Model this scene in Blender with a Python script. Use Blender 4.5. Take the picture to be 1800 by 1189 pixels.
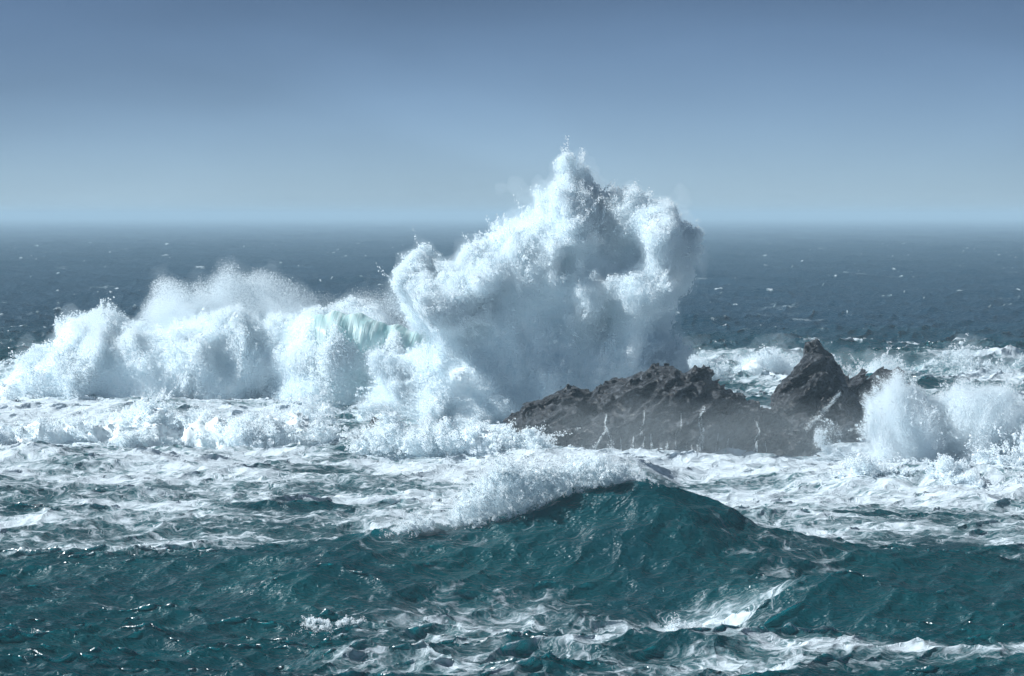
import bpy, math, time
import numpy as np
T0 = time.time()
R = math.radians
scene = bpy.context.scene
for o in list(bpy.data.objects):
    bpy.data.objects.remove(o)

# ------------------------------------------------------------------ camera
CAM_H, FOC, HZ = 12.0, 5000.0, 378.0          # metres above the sea, focal length and horizon row in photo pixels (1800 x 1189)
PITCH = math.atan((594.5 - HZ) / FOC)
cam_data = bpy.data.cameras.new('camera')
cam_data.lens, cam_data.sensor_width = 100.0, 36.0
cam_data.clip_start, cam_data.clip_end = 0.5, 60000.0
camera = bpy.data.objects.new('camera', cam_data)
scene.collection.objects.link(camera)
camera.location = (0, 0, CAM_H)
camera.rotation_euler = (math.pi / 2 - PITCH, 0, 0)
scene.camera = camera

# ------------------------------------------------------------------ sky, sun, exposure
SUN_EL, SUN_AZ = R(42), R(-2)                # the sun stands high to the left of the view
SUN_DIR = np.array([-math.cos(SUN_EL) * math.cos(SUN_AZ), math.cos(SUN_EL) * math.sin(SUN_AZ), math.sin(SUN_EL)])
world = bpy.data.worlds.new('World')
scene.world = world
world.use_nodes = True
wn, wl = world.node_tree.nodes, world.node_tree.links
wn.clear()
w_out = wn.new('ShaderNodeOutputWorld')
w_bg = wn.new('ShaderNodeBackground')
w_sky = wn.new('ShaderNodeTexSky')
w_sky.sky_type = 'NISHITA'
w_sky.sun_disc = False
w_sky.sun_elevation = SUN_EL
w_sky.sun_rotation = math.atan2(SUN_DIR[0], SUN_DIR[1])
w_sky.air_density, w_sky.dust_density, w_sky.ozone_density = 0.4, 0.1, 3.5
w_tc, w_sep = wn.new('ShaderNodeTexCoord'), wn.new('ShaderNodeSeparateXYZ')
w_map = wn.new('ShaderNodeMapRange')           # thin grey-blue overcast above the pale horizon
w_map.interpolation_type = 'SMOOTHSTEP'
for k, v in (('From Min', -0.02), ('From Max', 0.11), ('To Min', 0.95), ('To Max', 0.50)): w_map.inputs[k].default_value = v
w_mul = wn.new('ShaderNodeMix'); w_mul.data_type, w_mul.blend_type = 'RGBA', 'MULTIPLY'
w_mul.inputs['Factor'].default_value = 1.0
wl.new(w_tc.outputs['Generated'], w_sep.inputs[0]); wl.new(w_sep.outputs['Z'], w_map.inputs['Value'])
w_mp, w_nz = wn.new('ShaderNodeMapping'), wn.new('ShaderNodeTexNoise')    # faint uneven mist all over the sky
w_mp.inputs['Scale'].default_value = (5, 5, 16)
for k, v in (('Scale', 1.0), ('Detail', 3.0), ('Roughness', 0.45), ('Distortion', 0.4)): w_nz.inputs[k].default_value = v
w_mr = wn.new('ShaderNodeMapRange')
for k, v in (('From Min', 0.3), ('From Max', 0.7), ('To Min', 0.86), ('To Max', 1.10)): w_mr.inputs[k].default_value = v
w_m2 = wn.new('ShaderNodeMath'); w_m2.operation = 'MULTIPLY'
wl.new(w_tc.outputs['Generated'], w_mp.inputs[0]); wl.new(w_mp.outputs[0], w_nz.inputs['Vector']); wl.new(w_nz.outputs['Fac'], w_mr.inputs['Value'])
wl.new(w_map.outputs[0], w_m2.inputs[0]); wl.new(w_mr.outputs[0], w_m2.inputs[1])
wl.new(w_sky.outputs['Color'], w_mul.inputs['A']); wl.new(w_m2.outputs[0], w_mul.inputs['B'])
wl.new(w_mul.outputs['Result'], w_bg.inputs['Color'])
w_bg.inputs['Strength'].default_value = 0.054
wl.new(w_bg.outputs[0], w_out.inputs[0])

sun_data = bpy.data.lights.new('sun', 'SUN')
sun_data.energy, sun_data.angle, sun_data.color = 3.7, R(0.53), (0.94, 0.985, 1.0)
sun = bpy.data.objects.new('sun', sun_data)
scene.collection.objects.link(sun)
sun.location = (-60, 60, 80)
from mathutils import Vector
sun.rotation_euler = Vector(SUN_DIR).to_track_quat('Z', 'Y').to_euler()

scene.view_settings.view_transform = 'Standard'
scene.view_settings.look = 'None'
scene.view_settings.exposure = 0.85
scene.view_settings.gamma = 1.0
scene.view_settings.use_curve_mapping = False
scene.render.engine = 'CYCLES'
cy = scene.cycles
cy.max_bounces, cy.diffuse_bounces, cy.glossy_bounces = 16, 14, 2
cy.transmission_bounces, cy.transparent_max_bounces, cy.volume_bounces = 4, 6, 3
cy.caustics_reflective = cy.caustics_refractive = False
cy.sample_clamp_indirect = 4.0
cy.sample_clamp_direct = 2.5
cy.use_denoising = True
cy.use_adaptive_sampling = True
cy.adaptive_threshold = 0.02

# ------------------------------------------------------------------ helpers
def ray(px, py):
    xc, yc = (np.asarray(px, float) - 900) / FOC, (594.5 - np.asarray(py, float)) / FOC
    dy = math.cos(PITCH) + yc * math.sin(PITCH)
    dz = -math.sin(PITCH) + yc * math.cos(PITCH)
    return xc / dy, dz / dy                     # slope in x and z for each metre of depth
def at(px, py, Y):
    a, b = ray(px, py)
    return a * Y, CAM_H + b * Y
def smooth(a, b, x):
    t = np.clip((x - a) / (b - a), 0, 1)
    return t * t * (3 - 2 * t)

def noise_volume(n, slope, seed, kmin=1.0, kmax=None):
    r = np.random.default_rng(seed)
    k = np.fft.fftfreq(n) * n
    kr = np.fft.rfftfreq(n) * n
    kk = np.sqrt(k[:, None, None]**2 + k[None, :, None]**2 + kr[None, None, :]**2)
    amp = np.where(kk >= kmin, np.maximum(kk, 1e-6)**(-slope), 0.0)
    if kmax: amp *= np.exp(-(kk / kmax)**2)
    f = np.fft.rfftn(r.standard_normal((n, n, n))) * amp
    v = np.fft.irfftn(f, s=(n, n, n))
    return (v / v.std()).astype(np.float32)
FBM = noise_volume(96, 2.6, 11)                 # rough fractal noise
SMO = noise_volume(64, 2.0, 12, 2.0, 6.0)       # soft lumps, about a third of the tile each
def n3(vol, x, y, z, tile, off=0.0):
    """Periodic trilinear noise lookup; tile = metres for each repeat (scalar or 3)."""
    n = vol.shape[0]
    t = np.broadcast_to(np.asarray(tile, float), (3,))
    c = []
    for i, a in enumerate((x, y, z)):
        u = (a / t[i] + off * (0.37 + 0.21 * i)) * n
        f = np.floor(u)
        c.append((f.astype(np.int64) % n, (u - f).astype(np.float32)))
    (x0, fx), (y0, fy), (z0, fz) = c
    x1, y1, z1 = (x0 + 1) % n, (y0 + 1) % n, (z0 + 1) % n
    a = vol[x0, y0, z0] * (1 - fx) + vol[x1, y0, z0] * fx
    b = vol[x0, y1, z0] * (1 - fx) + vol[x1, y1, z0] * fx
    d = vol[x0, y0, z1] * (1 - fx) + vol[x1, y0, z1] * fx
    e = vol[x0, y1, z1] * (1 - fx) + vol[x1, y1, z1] * fx
    return (a * (1 - fy) + b * fy) * (1 - fz) + (d * (1 - fy) + e * fy) * fz

def poly_distance(poly, X, Z):
    """Signed distance to a polygon in the x-z plane, positive inside."""
    p = np.asarray(poly, float); q = np.roll(p, -1, 0)
    d2 = np.full(X.shape, 1e12); ins = np.zeros(X.shape, bool)
    for (ax, az), (bx, bz) in zip(p, q):
        ex, ez = bx - ax, bz - az
        t = np.clip(((X - ax) * ex + (Z - az) * ez) / max(ex * ex + ez * ez, 1e-9), 0, 1)
        d2 = np.minimum(d2, (X - ax - t * ex)**2 + (Z - az - t * ez)**2)
        c = (az > Z) != (bz > Z)
        if bz != az:
            ins ^= c & (X < (bx - ax) * (Z - az) / (bz - az) + ax)
    return np.where(ins, 1, -1) * np.sqrt(d2)

def surface_nets(F, origin, h):
    """Isosurface F = 0 (inside F > 0) as verts and quads."""
    s = F > 0
    cs = [(i, j, k) for i in (0, 1) for j in (0, 1) for k in (0, 1)]
    nx, ny, nz = F.shape
    cnt = np.zeros((nx - 1, ny - 1, nz - 1), np.int8)
    for i, j, k in cs:
        cnt += s[i:nx - 1 + i, j:ny - 1 + j, k:nz - 1 + k]
    act = (cnt > 0) & (cnt < 8)
    ids = np.full(act.shape, -1, np.int64)
    cells = np.argwhere(act)
    ids[act] = np.arange(len(cells))
    acc = np.zeros((len(cells), 3)); num = np.zeros(len(cells))
    ci, cj, ck = cells.T
    for a in range(3):
        for u in (0, 1):
            for v in (0, 1):
                o0 = [0, 0, 0]; o0[(a + 1) % 3] = u; o0[(a + 2) % 3] = v
                o1 = list(o0); o1[a] = 1
                f0 = F[ci + o0[0], cj + o0[1], ck + o0[2]]; f1 = F[ci + o1[0], cj + o1[1], ck + o1[2]]
                m = (f0 > 0) != (f1 > 0)
                t = np.where(m, f0 / np.where(m, f0 - f1, 1), 0)
                p = np.tile(np.array(o0, float), (len(cells), 1)); p[:, a] = t
                acc += p * m[:, None]; num += m
    V = (cells + acc / np.maximum(num, 1)[:, None]) * h + origin
    quads = []
    for a in range(3):
        b, c = (a + 1) % 3, (a + 2) % 3
        sl0 = [slice(None)] * 3; sl1 = [slice(None)] * 3
        sl0[a] = slice(0, F.shape[a] - 1); sl1[a] = slice(1, F.shape[a])
        s0, s1 = s[tuple(sl0)], s[tuple(sl1)]
        e = np.argwhere(s0 != s1)
        e = e[(e[:, b] > 0) & (e[:, c] > 0) & (e[:, b] < F.shape[b] - 1) & (e[:, c] < F.shape[c] - 1)]
        if not len(e): continue
        fl = s0[e[:, 0], e[:, 1], e[:, 2]]
        def cid(db, dc):
            g = e.copy(); g[:, b] += db; g[:, c] += dc
            return ids[g[:, 0], g[:, 1], g[:, 2]]
        q = np.stack([cid(-1, -1), cid(0, -1), cid(0, 0), cid(-1, 0)], 1)
        q[~fl] = q[~fl][:, ::-1]
        quads.append(q)
    return V, (np.concatenate(quads) if quads else np.zeros((0, 4), int))

def link(o, parent=None, label=None, cat=None, group=None, kind=None):
    scene.collection.objects.link(o)
    o.parent = parent
    for k, v in (('label', label), ('category', cat), ('group', group), ('kind', kind)):
        if v: o[k] = v
    return o
def empty(name, loc, **kw):
    o = bpy.data.objects.new(name, None)
    o.location = loc
    return link(o, **kw)
def raw_mesh(name, V, Q, mat, smooth_faces=True):
    me = bpy.data.meshes.new(name)
    V = np.asarray(V, np.float32); Q = np.asarray(Q, np.int32)
    me.vertices.add(len(V)); me.vertices.foreach_set('co', V.ravel())
    if len(Q):
        k = Q.shape[1]
        me.loops.add(Q.size); me.loops.foreach_set('vertex_index', Q.ravel())
        me.polygons.add(len(Q))
        me.polygons.foreach_set('loop_start', np.arange(0, Q.size, k, dtype=np.int32))
        me.polygons.foreach_set('use_smooth', np.full(len(Q), smooth_faces))
    me.materials.append(mat)
    me.update(calc_edges=True)
    return me
def mesh_obj(name, V, Q, mat, loc=(0, 0, 0), parent=None, smooth_faces=True, **kw):
    o = bpy.data.objects.new(name, raw_mesh(name, np.asarray(V) - np.asarray(loc), Q, mat, smooth_faces))
    if parent is None: o.location = loc
    return link(o, parent, **kw)

_groups = {}
def droplets(name, P, rad, mat, parent=None, loc=(0, 0, 0), **kw):
    """A cloud of small round drops: one mesh of points, each drawn as a sphere of its own radius."""
    me = raw_mesh(name, np.asarray(P) - np.asarray(loc), np.zeros((0, 4)), mat)
    at_ = me.attributes.new('rad', 'FLOAT', 'POINT')
    at_.data.foreach_set('value', np.asarray(rad, np.float32))
    o = bpy.data.objects.new(name, me)
    if parent is None: o.location = loc
    if mat.name not in _groups:
        g = bpy.data.node_groups.new('drops ' + mat.name, 'GeometryNodeTree')
        g.interface.new_socket('Geometry', in_out='INPUT', socket_type='NodeSocketGeometry')
        g.interface.new_socket('Geometry', in_out='OUTPUT', socket_type='NodeSocketGeometry')
        i, u = g.nodes.new('NodeGroupInput'), g.nodes.new('NodeGroupOutput')
        m, a, s = g.nodes.new('GeometryNodeMeshToPoints'), g.nodes.new('GeometryNodeInputNamedAttribute'), g.nodes.new('GeometryNodeSetMaterial')
        a.data_type = 'FLOAT'; a.inputs['Name'].default_value = 'rad'
        s.inputs['Material'].default_value = mat
        g.links.new(i.outputs[0], m.inputs['Mesh']); g.links.new(a.outputs['Attribute'], m.inputs['Radius'])
        g.links.new(m.outputs[0], s.inputs['Geometry']); g.links.new(s.outputs[0], u.inputs[0])
        _groups[mat.name] = g
    md = o.modifiers.new('drops', 'NODES'); md.node_group = _groups[mat.name]
    return link(o, parent, **kw)

# ------------------------------------------------------------------ materials
class NT:
    def __init__(self, name):
        self.m = bpy.data.materials.new(name); self.m.use_nodes = True
        self.n, self.l = self.m.node_tree.nodes, self.m.node_tree.links
        self.n.clear(); self.out = self.n.new('ShaderNodeOutputMaterial')
    def add(self, t, ins=None, **kw):
        x = self.n.new('ShaderNode' + t)
        for k, v in kw.items(): setattr(x, k, v)
        for k, v in (ins or {}).items():
            if isinstance(v, bpy.types.NodeSocket): self.l.new(v, x.inputs[k])
            else: x.inputs[k].default_value = v
        return x
    def math(self, op, a, b=None, c=None):
        ins = {0: a}
        if b is not None: ins[1] = b
        if c is not None: ins[2] = c
        return self.add('Math', ins, operation=op).outputs[0]
    def remap(self, v, a, b, c=0.0, d=1.0, typ='SMOOTHSTEP'):
        return self.add('MapRange', {'Value': v, 'From Min': a, 'From Max': b, 'To Min': c, 'To Max': d}, interpolation_type=typ).outputs[0]
    def mix(self, f, a, b):
        x = self.n.new('ShaderNodeMix'); x.data_type = 'RGBA'
        for k, v in (('Factor', f), ('A', a), ('B', b)):
            if isinstance(v, bpy.types.NodeSocket): self.l.new(v, x.inputs[k])
            else: x.inputs[k].default_value = v
        return x.outputs['Result']
    def noise(self, vec, scale, detail=4, rough=0.55, dist=0.0):
        return self.add('TexNoise', {'Vector': vec, 'Scale': scale, 'Detail': detail, 'Roughness': rough, 'Distortion': dist}).outputs['Fac']
    def surf(self, s): self.l.new(s, self.out.inputs['Surface']); return self.m

def make_drop():
    t = NT('white_water_drops')
    a = t.add('BsdfDiffuse', {'Color': (0.915, 0.963, 0.985, 1)})
    b = t.add('BsdfTranslucent', {'Color': (0.915, 0.963, 0.985, 1)})
    return t.surf(t.add('MixShader', {0: 0.45, 1: a.outputs[0], 2: b.outputs[0]}).outputs[0])
M_DROP = make_drop()
def make_foam():
    t = NT('white_foam')
    p = t.add('NewGeometry').outputs['Position']
    n = t.noise(p, 3.0, 8, 0.65)
    c = t.mix(t.remap(n, 0.3, 0.6), (0.72, 0.83, 0.87, 1), (0.88, 0.93, 0.95, 1))
    b = t.add('Bump', {'Height': n, 'Strength': 0.6, 'Distance': 0.15})
    d = t.add('BsdfDiffuse', {'Color': c, 'Normal': b.outputs[0]})
    return t.surf(d.outputs[0])
M_FOAM = make_foam()
def make_rock():
    t = NT('wet_basalt')
    p = t.add('NewGeometry').outputs['Position']
    mp = t.add('Mapping', {'Vector': p, 'Rotation': (0, R(-35), 0), 'Scale': (0.6, 1, 2.2)}).outputs[0]
    a = t.noise(mp, 0.9, 8, 0.6, 0.6); f = t.noise(p, 3.2, 10, 0.72, 0.3)
    c = t.mix(t.remap(a, 0.35, 0.7), (0.012, 0.014, 0.018, 1), (0.045, 0.050, 0.058, 1))
    c = t.mix(t.remap(f, 0.50, 0.66), c, (0.22, 0.24, 0.265, 1))
    h = t.math('ADD', t.math('MULTIPLY', a, 0.6), t.math('MULTIPLY', f, 0.4))
    b = t.add('Bump', {'Height': h, 'Strength': 1.0, 'Distance': 0.9})
    s = t.add('BsdfPrincipled', {'Base Color': c, 'Roughness': t.remap(f, 0.3, 0.7, 0.18, 0.5), 'Normal': b.outputs[0]})
    return t.surf(s.outputs[0])
M_ROCK = make_rock()
def make_water():
    t = NT('sea_water')
    g = t.add('NewGeometry').outputs['Position']
    foam = t.add('Attribute', attribute_name='foam').outputs['Fac']
    sm = t.add('Attribute', attribute_name='fine').outputs['Fac']      # 1 near, 0 far off: fine ripple fades with distance
    # ripples: sharp-crested wavelets lying across the wind
    def ridge(rot, sx, sy, scale, det):
        mp = t.add('Mapping', {'Vector': g, 'Rotation': (0, 0, R(rot)), 'Scale': (sx, sy, 0.7)}).outputs[0]
        n = t.noise(mp, scale, det, 0.55, 0.35)
        return t.math('SUBTRACT', 1.0, t.math('ABSOLUTE', t.math('MULTIPLY_ADD', n, 4.0, -2.0)))
    r1 = t.math('ADD', ridge(14, 0.45, 1.3, 1.5, 3), t.math('MULTIPLY', ridge(-20, 0.5, 1.2, 4.5, 2), 0.45))
    r2 = t.noise(g, 0.35, 3, 0.5)
    # lacy foam: warped cells and shreds
    warp = t.add('VectorMath', {0: g, 1: t.add('VectorMath', {0: t.add('TexNoise', {'Vector': g, 'Scale': 0.6, 'Detail': 4}).outputs['Color'], 1: (2.2, 2.2, 0)}, operation='MULTIPLY').outputs[0]}, operation='ADD').outputs[0]
    ws = t.add('Mapping', {'Vector': warp, 'Scale': (0.7, 1.7, 0)}).outputs[0]
    v1 = t.add('TexVoronoi', {'Vector': ws, 'Scale': 1.3}, feature='DISTANCE_TO_EDGE').outputs['Distance']
    v2 = t.add('TexVoronoi', {'Vector': ws, 'Scale': 3.6}, feature='DISTANCE_TO_EDGE').outputs['Distance']
    lace = t.math('MINIMUM', t.math('MULTIPLY', v1, 1.3), t.math('MULTIPLY', v2, 2.2))
    shred = t.noise(ws, 1.1, 9, 0.68, 0.5)
    pat = t.math('SUBTRACT', t.math('MULTIPLY', shred, 1.5), t.math('MULTIPLY', lace, 0.9))     # about -0.1 .. 1
    thr = t.remap(foam, 0.0, 1.0, 1.1, 0.28, 'LINEAR')
    mask = t.remap(t.math('SUBTRACT', pat, thr), -0.16, 0.26)
    film = t.math('MULTIPLY', t.remap(t.math('SUBTRACT', t.math('SUBTRACT', t.math('MULTIPLY', t.noise(ws, 3.0, 6, 0.7, 0.8), 1.5), t.math('MULTIPLY', v2, 2.0)), thr), -0.3, 0.45), t.remap(foam, 0.22, 0.6, 0.12, 0.6))
    mask = t.math('MULTIPLY', t.math('MAXIMUM', mask, film), t.remap(foam, 0.02, 0.1))
    # water body: deep blue offshore, milky teal where the surf has churned air into it
    shoal = t.add('Attribute', attribute_name='shoal').outputs['Fac']
    deep = t.mix(shoal, (0.003, 0.070, 0.138, 1), t.mix(t.remap(r2, 0.3, 0.7), (0.003, 0.068, 0.094, 1), (0.004, 0.104, 0.126, 1)))
    milky = t.math('MULTIPLY', t.remap(t.math('ADD', foam, t.math('MULTIPLY_ADD', shred, 0.5, -0.25)), 0.25, 0.8), 0.7)
    veil = t.mix(milky, deep, (0.28, 0.52, 0.58, 1))
    bmp = t.add('Bump', {'Height': r1, 'Strength': 1.0, 'Distance': 0.085})
    df = t.add('BsdfDiffuse', {'Color': veil, 'Normal': bmp.outputs[0]})
    tr = t.add('BsdfTranslucent', {'Color': t.mix(milky, t.mix(shoal, (0.004, 0.07, 0.13, 1), (0.012, 0.60, 0.66, 1)), (0.3, 0.6, 0.62, 1)), 'Normal': bmp.outputs[0]})
    body = t.add('MixShader', {0: 0.58, 1: df.outputs[0], 2: tr.outputs[0]})
    gl = t.add('BsdfGlossy', {'Color': (1, 1, 1, 1), 'Roughness': t.math('MULTIPLY_ADD', sm, 0.04, 0.30), 'Normal': bmp.outputs[0]})
    fr = t.add('Fresnel', {'IOR': 1.333, 'Normal': bmp.outputs[0]})
    wm = t.add('MixShader', {0: t.math('MULTIPLY', fr.outputs[0], t.math('MULTIPLY_ADD', sm, 0.14, 0.38)), 1: body.outputs[0], 2: gl.outputs[0]})
    fb = t.add('Bump', {'Height': t.math('ADD', pat, t.math('MULTIPLY', r1, 0.12)), 'Strength': 1.0, 'Distance': 0.09})
    fo = t.add('BsdfDiffuse', {'Color': (0.60, 0.68, 0.735, 1), 'Normal': fb.outputs[0]})
    return t.surf(t.add('MixShader', {0: mask, 1: wm.outputs[0], 2: fo.outputs[0]}).outputs[0])
M_SEA = make_water()

def mist_material(density):
    key = 'mist_%g' % density
    if key in bpy.data.materials: return bpy.data.materials[key]
    t = NT(key)
    v = t.add('VolumePrincipled', {'Color': (0.86, 0.95, 1.0, 1), 'Density': density, 'Anisotropy': 0.1})
    t.l.new(v.outputs[0], t.out.inputs['Volume'])
    return t.m

# ------------------------------------------------------------------ the sea
def ocean_tile(n, L, lam, direction, spread, lmin, seed, slope=4.0):
    r = np.random.default_rng(seed)
    k1 = np.fft.fftfreq(n) * n * 2 * math.pi / L
    kx, ky = np.meshgrid(k1, k1, indexing='ij')
    k = np.sqrt(kx**2 + ky**2); k[0, 0] = 1e-6
    kp = 2 * math.pi / lam
    c = (kx * math.cos(direction) + ky * math.sin(direction)) / k
    S = np.exp(-1.0 * (kp / k)**2) / k**slope * (np.abs(c)**spread + 0.02) * np.exp(-(k * lmin / 6.283)**2)
    S[0, 0] = 0
    H = np.fft.fft2(r.standard_normal((n, n))) * np.sqrt(S)
    h = np.fft.ifft2(H).real; s = h.std()
    dx = np.fft.ifft2(1j * kx / k * H).real; dy = np.fft.ifft2(1j * ky / k * H).real
    return [(a / s).astype(np.float32) for a in (h, dx, dy)]
def tile2(t, x, y, L):
    n = t.shape[0]
    u, v = x / L * n, y / L * n
    i, j = np.floor(u), np.floor(v)
    fu, fv = u - i, v - j
    i = i.astype(int) % n; j = j.astype(int) % n
    i1, j1 = (i + 1) % n, (j + 1) % n
    return (t[i, j] * (1 - fu) + t[i1, j] * fu) * (1 - fv) + (t[i, j1] * (1 - fu) + t[i1, j1] * fu) * fv
SWELL = ocean_tile(512, 260.0, 26.0, R(-100), 4, 2.0, 3)
CHOP = ocean_tile(512, 57.0, 4.0, R(-80), 2, 0.22, 5, 3.3)

HERO_Y = 92.0
def px_x(px, Y): return (np.asarray(px, float) - 900) / FOC * Y
HERO = np.array([(-400, .2), (0, .35), (300, .55), (480, .95), (600, 1.4), (700, 1.6), (860, 1.9), (950, 2.4), (1050, 3.1), (1140, 3.5), (1200, 3.3), (1300, 2.5), (1400, 1.9), (1500, 1.35), (1600, 1.1), (1800, .7), (2200, .3)])
def crest(x, y, xs, zs, Yc, wf, wb, pf=1.6):
    z = np.interp(x, xs, zs)
    z = z
    s = y - Yc
    return z * np.where(s < 0, np.exp(-(np.abs(s) / wf)**pf), np.exp(-(np.abs(s) / wb)**2))
def soft_profile(px, z, Y):
    xs = np.linspace(px[0], px[-1], 400)
    zz = np.interp(xs, px, z)
    k = np.exp(-(np.linspace(-2, 2, 21))**2); k /= k.sum()
    zz = np.convolve(np.pad(zz, 10, 'edge'), k, 'valid')
    return px_x(xs, Y), zz
RIDGES = [  # (px, height) crest line, distance, front and back width
    (HERO[:, 0], HERO[:, 1], 92.0, 3.1, 3.6),
    ([1180, 1280, 1390, 1500, 1620, 1760, 1900], [0, .6, 1.75, 1.55, 1.0, .7, .3], 84.5, 1.7, 2.6),        # shaded second crest to the right
    ([380, 480, 560, 660, 760, 900], [0, .35, .6, .45, .2, 0], 87.5, 1.8, 2.4),
    ([480, 600, 800, 1000, 1200, 1400, 1600, 1900], [0, .45, .4, .5, .45, .55, .5, .5], 76.6, 1.1, 1.8),     # near crest at the bottom edge
    ([900, 1000, 1060, 1120, 1200], [0, .9, 1.5, 1.0, 0], 128.0, 2.0, 3.0),
    ([1100, 1250, 1400, 1550, 1700, 1900, 2100], [0.6, 1.8, 1.5, 1.6, 1.9, 1.6, 1.2], 210.0, 3.0, 6.0),      # roller behind the rocks
    ([-300, 0, 300, 560, 700, 800], [2.2, 2.6, 3.2, 3.0, 1.5, 0], 182.0, 3.5, 8.0),                          # shoulder of the big breaker
    ([1350, 1480, 1600, 1800, 2000], [0, .4, .6, .7, .6], 127.0, 1.6, 4.0),
]
RIDGES = [soft_profile(np.array(a, float), np.array(b, float), Y) + (Y, wf, wb) for a, b, Y, wf, wb in RIDGES]

def sea_surface(x, y, lod):
    """World position and foam for sea points that rest at x, y."""
    wob = 1.6 * np.sin(x * 0.11 + 1.3) + 0.8 * np.sin(x * 0.29 + 0.4)
    calm = 1 - 0.55 * smooth(112, 98, y) * smooth(70, 80, y)
    a1 = 0.42 * calm * (1 - 0.35 * smooth(95, 105, y) * smooth(200, 170, y)); a2 = (0.15 - 0.03 * smooth(98, 92, y) - 0.06 * smooth(96, 104, y) * smooth(190, 160, y) - 0.03 * smooth(101, 95, y) * smooth(85, 88, y)) * (1 - 0.5 * lod)
    h = a1 * tile2(SWELL[0], x, y, 260.0) + a2 * tile2(CHOP[0], x, y, 57.0)
    dx = 1.15 * (a1 * tile2(SWELL[1], x, y, 260.0) + 1.25 * a2 * tile2(CHOP[1], x, y, 57.0))
    dy = 1.15 * (a1 * tile2(SWELL[2], x, y, 260.0) + 1.25 * a2 * tile2(CHOP[2], x, y, 57.0))
    top = np.zeros_like(x)
    for i, (xs, zs, Y, wf, wb) in enumerate(RIDGES):
        c = crest(x, y, xs, zs, Y + wob * (0.35 if i in (0, 3) else 0.6), wf, wb)
        h = h + c; dy = dy - 0.28 * c
        top = np.maximum(top, c / np.maximum(zs.max(), .1)) if i in (3, 5) else top
    h = h - 0.7 * np.exp(-((y - 85.5) / 3.0)**2) * np.interp(x, *soft_profile(HERO[:, 0], HERO[:, 1], 92)) / 3.5
    # foam cover
    px = 900 + x / y * FOC
    f = np.interp(y, [60, 74, 76, 78, 79.2, 88, 95, 99, 108, 125, 140, 170, 195, 205, 215, 230, 300, 1000], [.3, .5, .66, .5, .23, .22, .36, .64, .78, .85, .92, .92, .7, .5, .25, .02, -.1, -.2])
    f = f - 0.35 * smooth(560, 380, px) * smooth(82, 74, y)
    f = f - 0.16 * smooth(300, 0, px) * smooth(140, 100, y) - 0.12 * smooth(1450, 1700, px) * smooth(150, 115, y)
    f = f + 0.13 * n3(SMO, x, y, 0 * x, (24, 11, 10), 0.3)
    f = f + 0.42 * top * smooth(0.7, 1.0, top)
    f = f + 0.25 * smooth(960, 1040, px) * smooth(1560, 1480, px) * smooth(128, 137, y) * smooth(156, 150, y)
    f = f + 0.25 * smooth(1120, 1200, px) * smooth(1440, 1380, px) * smooth(190, 198, y) * smooth(222, 212, y)
    f = f + 0.3 * smooth(1350, 1480, px) * smooth(118, 123, y) * smooth(150, 140, y)
    f = f + 0.16 * n3(FBM, x, y, 0 * x, (34, 17, 10), 0.9)
    cap = smooth(3.05, 3.8, tile2(CHOP[0], x, y, 57.0) + 0.55 * tile2(SWELL[0], x, y, 260.0) + 0.5 * n3(FBM, x, y, 0 * x, 40.0, 0.1)) * smooth(185, 230, y) * smooth(2500, 700, y)
    f = np.clip(np.clip(f, 0, 1) + 0.7 * cap, 0, 1)
    # white water stands up in lumps
    lump = n3(FBM, x + dx, y + dy, 0 * x, (6, 4, 5), 0.7)
    h = h + (1 - lod) * np.clip(f - 0.3, 0, 1) * 0.06 * lump
    return x + dx, y + dy, h, f

ys = [28.0]
while ys[-1] < 20000:
    y = ys[-1]
    d = 0.6 if y < 66 else 0.13 if y < 100 else 0.2 if y < 170 else 0.3 if y < 230 else min(0.3 + (y - 230) * 0.006, y * 0.03) if y < 1200 else y * 0.02
    ys.append(y + d)
ys = np.array(ys)
fan = np.linspace(-0.245, 0.245, 620)
side = 0.245 + np.linspace(0.02, 1, 26)**2 * 1.0
fan = np.concatenate([-side[::-1], fan, side])
GX, GY = fan[None, :] * ys[:, None], np.repeat(ys[:, None], len(fan), 1)
LOD = smooth(220, 600, GY) 
sx, sy, sz, sf = sea_surface(GX.ravel(), GY.ravel(), LOD.ravel())
nr, nc = GX.shape
V = np.stack([sx, sy, sz], 1)
idx = np.arange(nr * nc).reshape(nr, nc)
QUADS = np.stack([idx[:-1, :-1], idx[:-1, 1:], idx[1:, 1:], idx[1:, :-1]], -1).reshape(-1, 4)
full_me = raw_mesh('tmp', V, QUADS, M_SEA)
VN = np.empty(len(V) * 3, np.float32); full_me.vertex_normals.foreach_get('vector', VN); VN = VN.reshape(-1, 3)
bpy.data.meshes.remove(full_me)
qx, qy = GX.ravel()[QUADS].mean(1), GY.ravel()[QUADS].mean(1)
hero_h = crest(qx, qy, *RIDGES[0][:2], 92.0, 4.6, 5.0)
W = np.zeros(len(QUADS), int)
W[(hero_h > 0.45) & (qy > 86.0) & (qx > px_x(430, 92)) & (qx < px_x(1800, 92))] = 1
W[(W == 0) & (crest(qx, qy, *RIDGES[1][:2], 83.5, 2.8, 3.0) > 0.25) & (qx > px_x(1240, 84))] = 2
W[(crest(qx, qy, *RIDGES[3][:2], 76.6, 1.3, 2.0) > 0.18) & (qx > px_x(560, 77)) & (qy < 80)] = 3
W[(crest(qx, qy, *RIDGES[5][:2], 210, 3.5, 6) > 0.5) & (qx > px_x(1150, 210))] = 4
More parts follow.
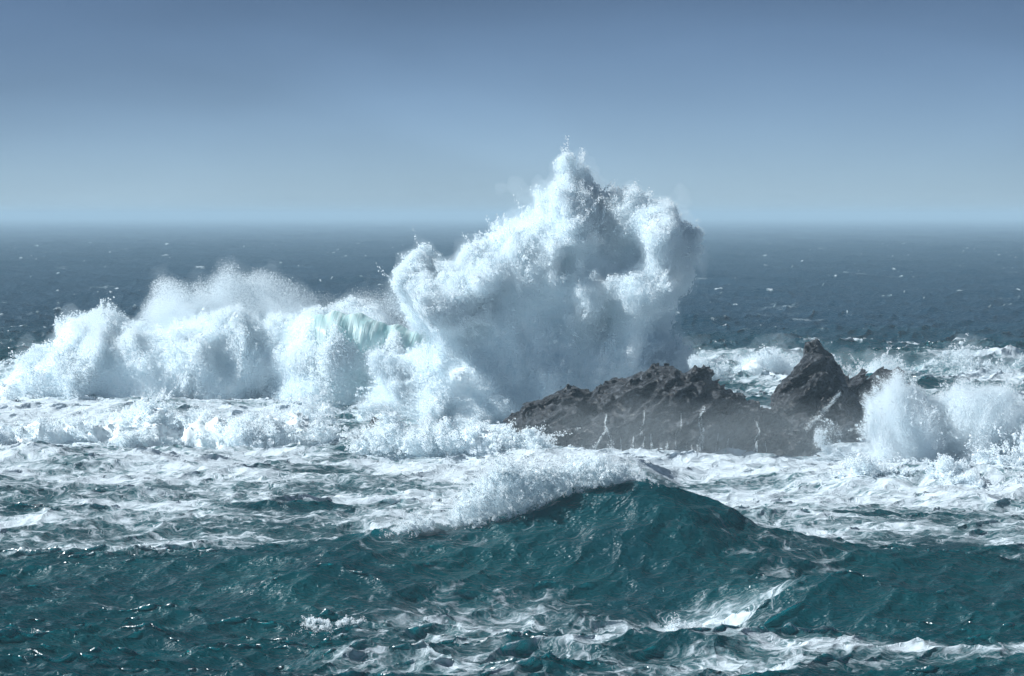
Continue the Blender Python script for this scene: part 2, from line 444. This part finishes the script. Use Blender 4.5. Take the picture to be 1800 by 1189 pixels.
def sea_piece(name, sel, **kw):
    q = QUADS[sel]
    used, inv = np.unique(q, return_inverse=True)
    P = V[used]
    loc = np.array([P[:, 0].mean(), P[:, 1].mean(), 0.0]) if kw.get('kind') != 'structure' else np.zeros(3)
    o = mesh_obj(name, P, inv.reshape(q.shape), M_SEA, loc, **kw)
    me = o.data
    for an, arr in (('foam', sf[used]), ('shoal', smooth(330, 190, V[used][:, 1])), ('fine', 1 - LOD.ravel()[used])):
        a = me.attributes.new(an, 'FLOAT', 'POINT'); a.data.foreach_set('value', arr.astype(np.float32))
    me.normals_split_custom_set_from_vertices([tuple(n) for n in VN[used]])
    return o
sea = sea_piece('sea', W == 0, kind='structure')
sea_piece('foreground_wave', W == 1, label='tall teal swell rising to a peak in the foreground with spray flying off its crest', cat='wave')
sea_piece('small_wave', W == 2, label='dark shaded wave hump in front of the right slope of the tall teal swell', cat='wave')
sea_piece('near_wave', W == 3, label='low foam covered crest running along the bottom edge of the picture', cat='wave')
sea_piece('distant_roller', W == 4, label='low white capped roller passing behind the dark rocks on the right', cat='wave')
print('sea', len(QUADS), round(time.time() - T0, 1))

# ------------------------------------------------------------------ bodies traced in outline and filled in depth
def body_field(poly_px, Y0, D, Rr, h, z0=-0.6, lean=0.0, warp=0.5, carve=(), pad=1.0, seed=0.0):
    """Voxel field (metres, positive inside) of a round-backed body whose outline from the front is the polygon."""
    p = np.array([at(a, b, Y0) for a, b in poly_px])
    py_ = pad + 1.6 * warp
    lo = np.array([p[:, 0].min() - pad, Y0 - D - py_, z0]); hi = np.array([p[:, 0].max() + pad, Y0 + D + py_ + max(lean, 0) * p[:, 1].max(), p[:, 1].max() + pad])
    n = np.ceil((hi - lo) / h).astype(int) + 1
    ax = [lo[i] + np.arange(n[i]) * h for i in range(3)]
    X2, Z2 = np.meshgrid(ax[0], ax[2], indexing='ij')
    d = poly_distance(p, X2, Z2)
    front = np.ones_like(d)
    for cx, cy_, cr, ca in carve:
        wx, wz = at(cx, cy_, Y0); rr = cr / FOC * Y0
        front -= ca * np.exp(-((X2 - wx)**2 + (Z2 - wz)**2) / rr**2)
    front = np.clip(front, 0.12, 2.0)
    X, Y, Z = np.meshgrid(*ax, indexing='ij')
    yc = Y0 + lean * Z + warp * n3(SMO, X2, 0 * X2, Z2, 14.0, seed)[:, None, :]
    q = (Y - yc) / D
    q = np.where(q < 0, q / front[:, None, :], q)
    F = Rr * (1 - np.sqrt((1 - np.minimum(d / Rr, 1))[:, None, :]**2 + q * q))
    return F.astype(np.float32), ax, lo, n, X, Y, Z

def scatter(dens, ax, h, od, r_mean, rng, spread=0.5):
    """Drops so that a metre of full density has optical depth od."""
    lam = dens * (od / (math.pi * r_mean**2)) * h**3
    c = rng.poisson(lam)
    i = np.nonzero(c.ravel())[0]
    i = np.repeat(i, c.ravel()[i])
    a, b, d = np.unravel_index(i, dens.shape)
    P = np.stack([ax[0][a], ax[1][b], ax[2][d]], 1) + (rng.random((len(i), 3)) - 0.5) * h
    return P, r_mean * np.exp(spread * rng.standard_normal(len(i)) - spread**2)

def white_water(name, label, poly, Y0, D, Rr, h=0.13, od=3.5, r=0.028, lean=0.0, warp=0.5, amp=(0.7, 0.35, 0.3), stretch=(1, 1, 1), soft=0.5, core=0.8, carve=(), seed=1, clump=0.8, jets=0, cat='spray', group=None, z0=-0.6, dens_fn=None, mat_core=None, bias=0.2, big=1.0, veil=None, rays=None, puff=-1.0, veil_amp=1.0):
    rng = np.random.default_rng(seed)
    s = seed * 0.173
    F, ax, lo, n, X, Y, Z = body_field(poly, Y0, D, Rr, h, z0, lean, warp, carve, 1.0 + amp[0], s)
    st = np.array(stretch, float)
    near = np.abs(F) < 3.0
    def nz(vol, tile, off):
        out = np.zeros_like(F)
        out[near] = n3(vol, X[near], Y[near], Z[near], tile * st, off)
        return out
    F = F + amp[0] * nz(SMO, 9.0 * big, s) + puff * amp[1] * (np.abs(nz(SMO, 4.2 * big, s + .4)) - 0.6) + puff * amp[1] * 0.5 * (np.abs(nz(SMO, 1.9 * big, s + .8)) - 0.6) + bias
    fine = nz(FBM, 7.0, s + .2)
    if rays:                                     # streaks thrown outwards from a point at the foot
        cx, cz = at(rays[0], rays[1], Y0)
        rr = np.sqrt((X - cx)**2 + (Z - cz)**2 + 0.5 * (Y - Y0)**2) + 0.3
        th = np.arctan2(X - cx, Z - cz)
        streak = n3(FBM, th * 9.0, Y * 0.8, rr * 0.32, 7.0, s + .6) + 0.6 * n3(FBM, th * 22.0, Y * 1.5, rr * 0.5, 7.0, s + .1)
        F = F + rays[2] * streak.astype(np.float32) * smooth(2.0, 9.0, rr)
        fine = 0.55 * fine + 0.6 * streak.astype(np.float32)
    G = F + amp[2] * fine
    P_rad = None
    dens = smooth(0, soft, G) * np.clip(1 + clump * fine, 0.05, 3)
    if dens_fn is not None: dens = dens * dens_fn(X, Y, Z)
    if core: dens = np.where(F > core + 0.2, 0, dens)
    base = (float(ax[0].mean()), float(Y0), 0.0)
    root = empty(name, base, label=label, cat=cat, group=group)
    P, rad = scatter(dens, ax, h, od, r, rng)
    if jets and ((G > 0) & (G < 0.2) & (Z > max(z0 + 0.2, 0.15))).any():                                     # ragged fingers of drops thrown off the edge
        e = np.argwhere((G > 0.0) & (G < 0.2) & (Z > max(z0 + 0.2, 0.15)))
        e = e[rng.integers(0, len(e), jets)]
        p0 = lo + e * h
        c0 = np.array([ax[0].mean(), Y0, max(ax[2].mean() * 0.4, 0.5)])
        v = p0 - c0; v /= np.linalg.norm(v, axis=1)[:, None]
        v = v + 0.45 * rng.standard_normal(v.shape); v[:, 2] += 0.25
        L = rng.gamma(2.0, 0.22, jets) * (r / 0.028)
        k = 70
        t = rng.random((jets, k))**1.6
        Q = p0[:, None] + v[:, None] * (L[:, None] * t)[..., None] + rng.standard_normal((jets, k, 3)) * (0.05 + 0.08 * t)[..., None] * (r / 0.028)
        P = np.concatenate([P, Q.reshape(-1, 3)]); rad = np.concatenate([rad, r * 0.9 * np.exp(0.5 * rng.standard_normal(jets * k))])
    keep = P[:, 2] > -0.3
    droplets('droplets', P[keep] - np.array(base), rad[keep], M_DROP, root, kind='stuff')
    if core:
        vv, qq = surface_nets(np.pad(F[::2, ::2, ::2] - core, 1, constant_values=-0.5), lo - 2 * h, 2 * h)
        if len(qq): mesh_obj('foam_core', vv - np.array(base), qq, mat_core or M_FOAM, parent=root)
    if veil:
        for k, inset in enumerate(veil[1:]):       # nested shells of thin mist, thicker towards the middle
            E = F + veil_amp * (0.5 * nz(SMO, 5.0, s + .33 * k) + 0.35 * fine) - inset
            vv, qq = surface_nets(np.pad(E[::2, ::2, ::2], 1, constant_values=-1.0), lo - 2 * h, 2 * h)
            mesh_obj('mist_veil', vv - np.array(base), qq, mist_material(veil[0]), parent=root, kind='stuff')
    print(name, len(P), round(time.time() - T0, 1))
    return root

# big burst
BURST = [(600, 900), (640, 745), (665, 690), (705, 640), (745, 600), (722, 575), (702, 548), (720, 505), (745, 458), (800, 468), (850, 432), (905, 412), (925, 370), (928, 335), (960, 318), (993, 304), (1020, 322), (1042, 342), (1055, 368), (1085, 350), (1130, 340), (1175, 350), (1198, 390), (1206, 410), (1214, 445), (1208, 485), (1198, 530), (1190, 590), (1192, 660), (1210, 740), (1250, 900)]
white_water('wave_burst', 'towering white burst of spray exploding behind the dark rocks', BURST, 165.0, 4.2, 3.2, lean=0.05, warp=0.8,
            carve=[(1010, 610, 190, 0.22), (1140, 440, 70, 0.15)], seed=1, jets=650, core=0.75, soft=0.45, r=0.019, bias=-0.15, big=1.3, amp=(0.42, 0.22, 0.17), rays=(985, 800, 0.26), puff=1.0, clump=0.55, veil=(0.16, -0.35, 0.1), veil_amp=0.4)
# left breaker
BREAK = [(-330, 950), (-330, 700), (-200, 690), (-80, 670), (0, 655), (60, 630), (100, 592), (150, 562), (185, 560), (215, 580), (260, 582), (330, 575), (370, 580), (410, 570), (440, 575), (480, 556), (520, 548), (570, 548), (620, 556), (680, 572), (740, 590), (780, 620), (800, 700), (800, 950)]
breaker = white_water('breaking_wave', 'long white breaker curling over and collapsing left of the burst', BREAK, 178.0, 3.6, 3.2, h=0.14, stretch=(1, 1, 1.35), amp=(0.5, 0.3, 0.14), clump=0.5, seed=2, jets=200, veil=(0.12, -0.2), veil_amp=0.4, core=0.75, cat='wave', lean=0.12, r=0.023, bias=0.2, big=2.1, soft=0.6, carve=[(640, 580, 55, 0.5), (700, 592, 45, 0.5)])

# the smooth lip of the breaker, pale green water pouring over
def make_lip_material():
    t = NT('pale_green_lip')
    u = t.add('Attribute', attribute_name='along').outputs['Fac']; v = t.add('Attribute', attribute_name='down').outputs['Fac']
    c = t.add('CombineXYZ', {0: t.math('MULTIPLY', t.math('ADD', u, t.math('MULTIPLY', v, 0.10)), 34.0), 1: t.math('MULTIPLY', v, 0.9)}).outputs[0]
    n = t.noise(c, 1.0, 6, 0.6, 0.5)
    col = t.mix(t.remap(t.math('ADD', n, t.math('MULTIPLY', t.math('ABSOLUTE', t.math('SUBTRACT', v, 0.4)), 0.5)), 0.30, 0.85), (0.54, 0.79, 0.80, 1), (0.86, 0.94, 0.95, 1))
    b = t.add('Bump', {'Height': n, 'Strength': 0.6, 'Distance': 0.2})
    d = t.add('BsdfDiffuse', {'Color': col, 'Normal': b.outputs[0]}); tr = t.add('BsdfTranslucent', {'Color': (0.45, 0.85, 0.82, 1)})
    g = t.add('BsdfGlossy', {'Roughness': 0.25, 'Normal': b.outputs[0]})
    m = t.add('MixShader', {0: 0.35, 1: d.outputs[0], 2: tr.outputs[0]})
    return t.surf(t.add('MixShader', {0: 0.05, 1: m.outputs[0], 2: g.outputs[0]}).outputs[0])
nu, nv = 150, 70
uu, vv_ = np.meshgrid(np.linspace(0, 1, nu), np.linspace(0, 1, nv), indexing='ij')
cpx = 550 + uu * 225
cpy = np.interp(cpx, [535, 575, 620, 680, 740, 780], [556, 549, 553, 567, 586, 604])
lx, lz = at(cpx, cpy, 177.0)
th = R(112) - vv_ * R(140)
rad_ = 1.35 + 0.2 * np.sin(uu * 5 + 1) + 0.10 * n3(FBM, uu * 30 + vv_ * 2.0, vv_ * 1.2, 0 * uu, 9.0, 0.2)
LP = np.stack([lx + 0.9 * vv_ * (0.3 - uu) + 0.25 * vv_, 176.3 - 1.35 * rad_ * np.cos(th), lz - rad_ * (1 - np.sin(th)) + 0.12 * n3(SMO, uu * 8, vv_ * 2, 0 * uu, 4.0, .5)], -1).reshape(-1, 3)
li = np.arange(nu * nv).reshape(nu, nv)
lq = np.stack([li[:-1, :-1], li[:-1, 1:], li[1:, 1:], li[1:, :-1]], -1).reshape(-1, 4)
lip = mesh_obj('wave_lip', LP - np.array(breaker.location), lq, make_lip_material(), parent=breaker, label='smooth pale green lip pouring over at the right end of the breaker')
lrng = np.random.default_rng(31)                 # falling foam that hides the lower edge of the lip
ln = 90000
lu, lv = lrng.random(ln), 0.35 + 0.65 * np.sqrt(lrng.random(ln))
edge = 0.76 + 0.14 * n3(SMO, lu * 12, 0 * lu, 0 * lu, 9.0, .2) + 0.10 * n3(FBM, lu * 20, 0 * lu, 0 * lu, 9.0, .6)
kp = lrng.random(ln) < smooth(-0.12, 0.15, lv - edge)
g3 = LP.reshape(nu, nv, 3)
lp = g3[(lu[kp] * (nu - 1)).astype(int), (lv[kp] * (nv - 1)).astype(int)]
fall = lrng.gamma(1.6, 0.55, len(lp)) * smooth(0.5, 1.0, lv[kp])
lp = lp + np.stack([0.12 * lrng.standard_normal(len(lp)), -0.12 - 0.25 * np.abs(lrng.standard_normal(len(lp))) - 0.25 * fall, -fall + 0.08 * lrng.standard_normal(len(lp))], 1)
droplets('falling_foam', lp - np.array(breaker.location), 0.021 * np.exp(0.4 * lrng.standard_normal(len(lp))), M_DROP, breaker, kind='stuff')
for an, arr in (('along', uu), ('down', vv_)):
    a_ = lip.data.attributes.new(an, 'FLOAT', 'POINT'); a_.data.foreach_set('value', arr.ravel().astype(np.float32))

# ------------------------------------------------------------------ rocks
def rock(name, label, poly, Y0, D, Rr, seed, h=0.075, rough=1.0):
    s = seed * 0.31
    F, ax, lo, n, X, Y, Z = body_field(poly, Y0, D, Rr, h, -1.0, 0.12, 0.6, (), 0.8, s)
    near = np.abs(F) < 1.5
    a = R(32)
    x, y, z = X[near], Y[near], Z[near]
    u, w = x * math.cos(a) + z * math.sin(a), -x * math.sin(a) + z * math.cos(a)
    d = 0.42 * (0.6 - np.abs(n3(SMO, u, y, w, (11, 7, 4.5), s))) + 0.22 * (0.6 - np.abs(n3(SMO, u, y, w, (4, 2.6, 1.6), s + .5)))
    d += 0.07 * n3(FBM, u, y, w, (6, 4, 2.6), s + .3) + 0.07 * (0.6 - np.abs(n3(SMO, u, y, w, (1.6, 1.1, .8), s + .9))) - 0.16 * smooth(0.16, 0.0, np.abs(n3(SMO, u, y, w, (14, 5, 3.2), s + .7)))
    F[near] += rough * d.astype(np.float32)
    vv, qq = surface_nets(F, lo, h)
    o = mesh_obj(name, vv, qq, M_ROCK, (float(ax[0].mean()), Y0, 0.0), label=label, cat='rock')
    def front(xx, zz):
        i = np.clip(((xx - lo[0]) / h).astype(int), 0, n[0] - 1); k = np.clip(((zz - lo[2]) / h).astype(int), 0, n[2] - 1)
        col = F[i, :, k] > 0
        return np.where(col.any(1), lo[1] + col.argmax(1) * h, np.nan)
    return o, front
ROCK1 = [(840, 900), (893, 745), (905, 735), (930, 716), (975, 706), (990, 690), (1012, 687), (1036, 683), (1038, 701), (1062, 682), (1080, 667), (1120, 662), (1150, 650), (1185, 644), (1204, 652), (1220, 646), (1242, 648), (1258, 670), (1270, 682), (1295, 694), (1336, 714), (1372, 738), (1405, 764), (1430, 800), (1450, 900)]
rock1, front1 = rock('sea_rock', 'broad dark ridge of rock in front of the burst with water running down its face', ROCK1, 149.0, 3.6, 2.6, 1)
ROCK2 = [(1330, 900), (1356, 735), (1362, 702), (1378, 672), (1408, 640), (1421, 604), (1438, 600), (1464, 626), (1486, 663), (1502, 692), (1520, 730), (1545, 800), (1570, 900)]
rock2, front2 = rock('sea_rock', 'steep pointed dark rock right of the broad ridge', ROCK2, 152.0, 2.6, 1.3, 2, rough=0.5)
print('rocks', round(time.time() - T0, 1))

ROCK3 = [(1440, 900), (1470, 690), (1485, 668), (1510, 664), (1535, 662), (1558, 654), (1586, 655), (1596, 672), (1612, 720), (1640, 900)]
rock3, front3 = rock('sea_rock', 'low flat topped dark rock half lost in spray behind the pointed rock', ROCK3, 157.0, 1.8, 1.4, 3)
ROCK4 = [(600, 900), (634, 780), (648, 756), (660, 742), (672, 737), (684, 744), (700, 762), (712, 780), (740, 900)]
rock4, front4 = rock('sea_rock', 'small brown rock poking out of the foam at the left foot of the burst', ROCK4, 158.5, 1.2, 1.0, 4)

# water running off the rocks
def stream(parent, front, pts, w, seed, n_m=800, r=0.008):
    rng = np.random.default_rng(seed)
    Yr = parent.location[1]
    p = np.array([at(a, b, Yr - 1.5) for a, b in pts])
    seg = np.linalg.norm(np.diff(p, axis=0), axis=1); L = seg.sum()
    n = int(n_m * L * max(w, 2.5) / 5)
    t = rng.random(n) * L
    cum = np.concatenate([[0], np.cumsum(seg)])
    x = np.interp(t, cum, p[:, 0]); z = np.interp(t, cum, p[:, 1])
    wm = w / FOC * Yr
    ns = max(3, int(w))                          # strands that wander as they fall
    sid = rng.integers(0, ns, n)
    walk = np.cumsum(rng.standard_normal((ns, 60)), 1) * 0.22 + rng.standard_normal((ns, 1)) * 0.7
    gap = rng.random((ns, 60)) > 0.3
    ti = np.clip((t / L * 59).astype(int), 0, 59)
    x = x + wm * (0.28 * walk[sid, ti] * (0.4 + t / L) + 0.08 * rng.standard_normal(n))
    if w > 10: x = np.interp(t, cum, p[:, 0]) + wm * (0.45 + 0.8 * t / L) * (0.32 * rng.standard_normal(n) + 0.15 * walk[sid, ti])
    else: x = np.where(gap[sid, ti], x, np.nan)
    z = z + 0.05 * rng.standard_normal(n)
    hit = ~np.isnan(x); x, z, n = x[hit], z[hit], int(hit.sum())
    y = front(x, z)
    ok = ~np.isnan(y) & (z > -0.2)
    P = np.stack([x, y - 0.03 - 0.05 * np.abs(rng.standard_normal(n)), z], 1)[ok]
    droplets('water_stream', P - np.array(parent.location), r * np.exp(0.4 * rng.standard_normal(len(P))), M_DROP, parent, kind='stuff')
stream(rock2, front2, [(1474, 688), (1452, 712), (1430, 735), (1408, 757), (1390, 775), (1381, 800)], 13, 1, n_m=420)
stream(rock2, front2, [(1430, 765), (1418, 782), (1412, 800)], 2.5, 2)
for k, (pts, w) in enumerate([
    ([(1234, 712), (1226, 722), (1226, 740), (1229, 760), (1223, 775), (1226, 800)], 6), ([(1065, 728), (1061, 742), (1064, 752), (1070, 770), (1075, 800)], 5),
    ([(1064, 752), (1052, 766), (1046, 780), (1045, 800)], 4), ([(1130, 720), (1129, 740), (1124, 762)], 2.2), ([(1132, 765), (1127, 782), (1124, 800)], 4), ([(1142, 760), (1142, 800)], 5),
    ([(1112, 765), (1108, 800)], 4), ([(1326, 738), (1333, 755), (1325, 770), (1327, 800)], 4), ([(1194, 725), (1194, 752)], 2), ([(1090, 770), (1090, 800)], 4), ([(1170, 775), (1166, 800)], 6), ([(1022, 745), (1008, 752)], 2)]):
    stream(rock1, front1, pts, w, 10 + k)

srng = np.random.default_rng(5)
for k in range(22):                              # thin trickles near the waterline
    tx, ty = srng.uniform(1030, 1390), 800 - srng.gamma(2.5, 9)
    stream(rock1, front1, [(tx, ty), (tx + srng.normal(0, 2), (ty + 800) / 2), (tx + srng.normal(0, 4), 802)], srng.uniform(1.5, 3.5), 40 + k, n_m=380)

# rolling white water
white_water('foam_roller', 'shaded wall of tumbling foam in front of the long left breaker', [(-300, 900), (-280, 750), (-100, 752), (60, 748), (120, 738), (180, 730), (240, 724), (330, 730), (400, 738), (450, 732), (495, 716), (530, 714), (565, 735), (600, 750), (640, 768), (665, 800), (670, 900)], 151.5, 1.9, 1.5, h=0.1, seed=3, jets=500, core=0.6, cat='wave', r=0.022, amp=(0.35, 0.3, 0.25), soft=0.35, warp=0.8)
white_water('foam_roller', 'tumbling foam ridge between the burst and the left foot of the broad rock', [(590, 900), (600, 790), (640, 768), (690, 760), (760, 752), (830, 752), (880, 756), (920, 766), (960, 778), (1000, 790), (1030, 805), (1040, 900)], 143.5, 1.7, 1.3, h=0.1, seed=4, jets=450, core=0.6, cat='wave', r=0.022, amp=(0.35, 0.3, 0.25), soft=0.35, warp=0.8)
white_water('foam_roller', 'dark blue shaded foam front rolling in at the right below the spray', [(1440, 950), (1460, 850), (1500, 830), (1560, 822), (1620, 818), (1680, 815), (1740, 808), (1800, 815), (1880, 812), (2000, 820), (2100, 830), (2120, 950)], 128.0, 1.5, 1.1, h=0.1, seed=5, jets=300, core=0.5, cat='wave', r=0.02, amp=(0.3, 0.28, 0.22), soft=0.35, warp=0.6)
# right burst
white_water('wave_burst', 'soft white cloud of spray over the rocks at the right side', [(1490, 950), (1486, 815), (1486, 770), (1484, 728), (1494, 698), (1510, 678), (1560, 668), (1610, 664), (1660, 656), (1710, 650), (1770, 660), (1850, 680), (1950, 690), (2050, 760), (2080, 950)], 142.5, 2.8, 2.6, h=0.12, seed=6, jets=250, core=0, od=2.0, r=0.010, amp=(0.34, 0.2, 0.32), soft=1.5, warp=0.5, bias=0.05, veil=(0.055, 0.1, 0.5, 0.9, 1.3), rays=(1620, 900, 0.12), veil_amp=0.5)
# hero crest spray
white_water('crest_spray', 'bright spray torn off the crest of the tall teal swell', [(632, 956), (680, 926), (720, 900), (795, 888), (845, 852), (880, 818), (930, 800), (1000, 808), (1050, 802), (1100, 826), (1140, 842), (1165, 856), (1120, 872), (1060, 868), (1005, 888), (955, 905), (900, 932), (850, 945), (740, 958)], 92.3, 0.8, 0.75, h=0.06, seed=7, jets=1800, core=0, od=2.8, r=0.011, amp=(0.1, 0.12, 0.24), soft=0.6, warp=0.2, bias=0.12, veil=(0.3, 0.0), veil_amp=0.3, z0=0.3, clump=1.0, dens_fn=lambda X, Y, Z: 1 - 0.4 * smooth(-1.6, -0.2, X) * smooth(4.0, 2.2, X))
white_water('roller_spray', 'thin white spray blowing off the low roller behind the rocks', [(1160, 720), (1190, 645), (1230, 630), (1280, 627), (1340, 622), (1400, 632), (1480, 634), (1560, 640), (1640, 636), (1690, 622), (1740, 640), (1850, 648), (1900, 720)], 206.0, 2.0, 1.3, h=0.13, seed=8, jets=250, core=0.9, od=1.4, r=0.02, amp=(0.3, 0.2, 0.22), soft=0.8, warp=0.5, veil=(0.12, -0.3), dens_fn=lambda X, Y, Z: 0.45 + 0.75 * smooth(23, 19, X))
# spindrift
white_water('spindrift', 'fine veil of windblown spray rising in a peak above the left breaker', [(215, 640), (250, 560), (300, 505), (350, 475), (400, 460), (450, 470), (530, 505), (610, 535), (690, 570), (720, 640)], 183.0, 2.2, 2.0, h=0.16, seed=9, core=0, od=0.42, r=0.010, amp=(0.3, 0.1, 0.3), soft=1.3, dens_fn=lambda X, Y, Z: 0.4 + 0.9 * smooth(-14, -20, X), z0=2.0, veil=(0.035, 0.2, 0.7, 1.1), bias=0.5)
white_water('spindrift', 'faint veil of windblown spray between the left breaker and the burst', [(540, 640), (580, 570), (640, 510), (700, 482), (760, 480), (800, 640)], 181.0, 1.8, 1.6, h=0.16, seed=10, core=0, od=0.16, r=0.010, amp=(0.35, 0.1, 0.2), soft=1.3, z0=2.0, veil=(0.018, 0.0, 0.5), bias=0.3)
# small splashes
white_water('small_splash', 'little upright splash of drops on the dark water near the bottom', [(1180, 1150), (1188, 1122), (1198, 1105), (1206, 1112), (1218, 1104), (1224, 1122), (1222, 1150)], 80.2, 0.22, 0.22, h=0.03, seed=11, core=0, od=5, r=0.008, amp=(0.1, 0.08, 0.12), soft=0.15, warp=0.05, jets=60, z0=-0.1)
white_water('small_splash', 'small white tumble of foam on a wavelet left of centre near the bottom', [(530, 1108), (545, 1090), (570, 1086), (590, 1094), (612, 1084), (622, 1092), (600, 1106)], 81.5, 0.3, 0.25, h=0.03, seed=12, core=0, od=6, r=0.008, amp=(0.1, 0.08, 0.12), soft=0.15, warp=0.05, jets=60, z0=-0.1)

# mist hanging at the foot of the rocks
def mist_bank(name, label, poly, Y0, D, Rr, density, seed, insets):
    F, ax, lo, n, X, Y, Z = body_field(poly, Y0, D, Rr, 0.3, -0.4, 0.0, 0.5, (), 1.5, seed)
    base = (float(ax[0].mean()), Y0, 0.0)
    root = empty(name, base, label=label, cat='mist', kind='stuff')
    for k, inset in enumerate(insets):
        E = F + 0.4 * n3(SMO, X, Y, Z, (11, 7, 6), seed + .4 * k) + 0.2 * n3(FBM, X, Y, Z, (12, 8, 8), seed + .3 * k) - inset
        vv, qq = surface_nets(np.pad(E, 1, constant_values=-1.0), lo - 0.3, 0.3)
        mesh_obj('mist_veil', vv - np.array(base), qq, mist_material(density), parent=root, kind='stuff')
mist_bank('mist', 'thin mist drifting at the foot of the broad rock', [(820, 1000), (900, 735), (980, 700), (1080, 680), (1200, 672), (1300, 680), (1400, 690), (1500, 700), (1600, 740), (1660, 1000)], 143.5, 2.4, 3.4, 0.020, 0.3, (0.0, 0.7, 1.3, 1.9))

# ------------------------------------------------------------------ haze
t = NT('sea_haze')
vol = t.add('VolumePrincipled', {'Color': (0.62, 0.85, 1.0, 1), 'Density': 0.0005, 'Anisotropy': 0.0})
t.l.new(vol.outputs[0], t.out.inputs['Volume'])
x0, x1, y0, y1, z0, z1 = -26500, 26500, -200, 21000, -8, 19
hv = np.array([(x, y, z) for x in (x0, x1) for y in (y0, y1) for z in (z0, z1)], float)
hq = [(0, 1, 3, 2), (4, 6, 7, 5), (0, 4, 5, 1), (2, 3, 7, 6), (0, 2, 6, 4), (1, 5, 7, 3)]
hz = mesh_obj('haze', hv, hq, t.m, smooth_faces=False, kind='stuff')
print('done', round(time.time() - T0, 1), sum(len(o.data.vertices) for o in scene.objects if o.type == 'MESH' and o.modifiers))

print('tris', sum(len(o.data.polygons) * 2 for o in scene.objects if o.type == 'MESH'))
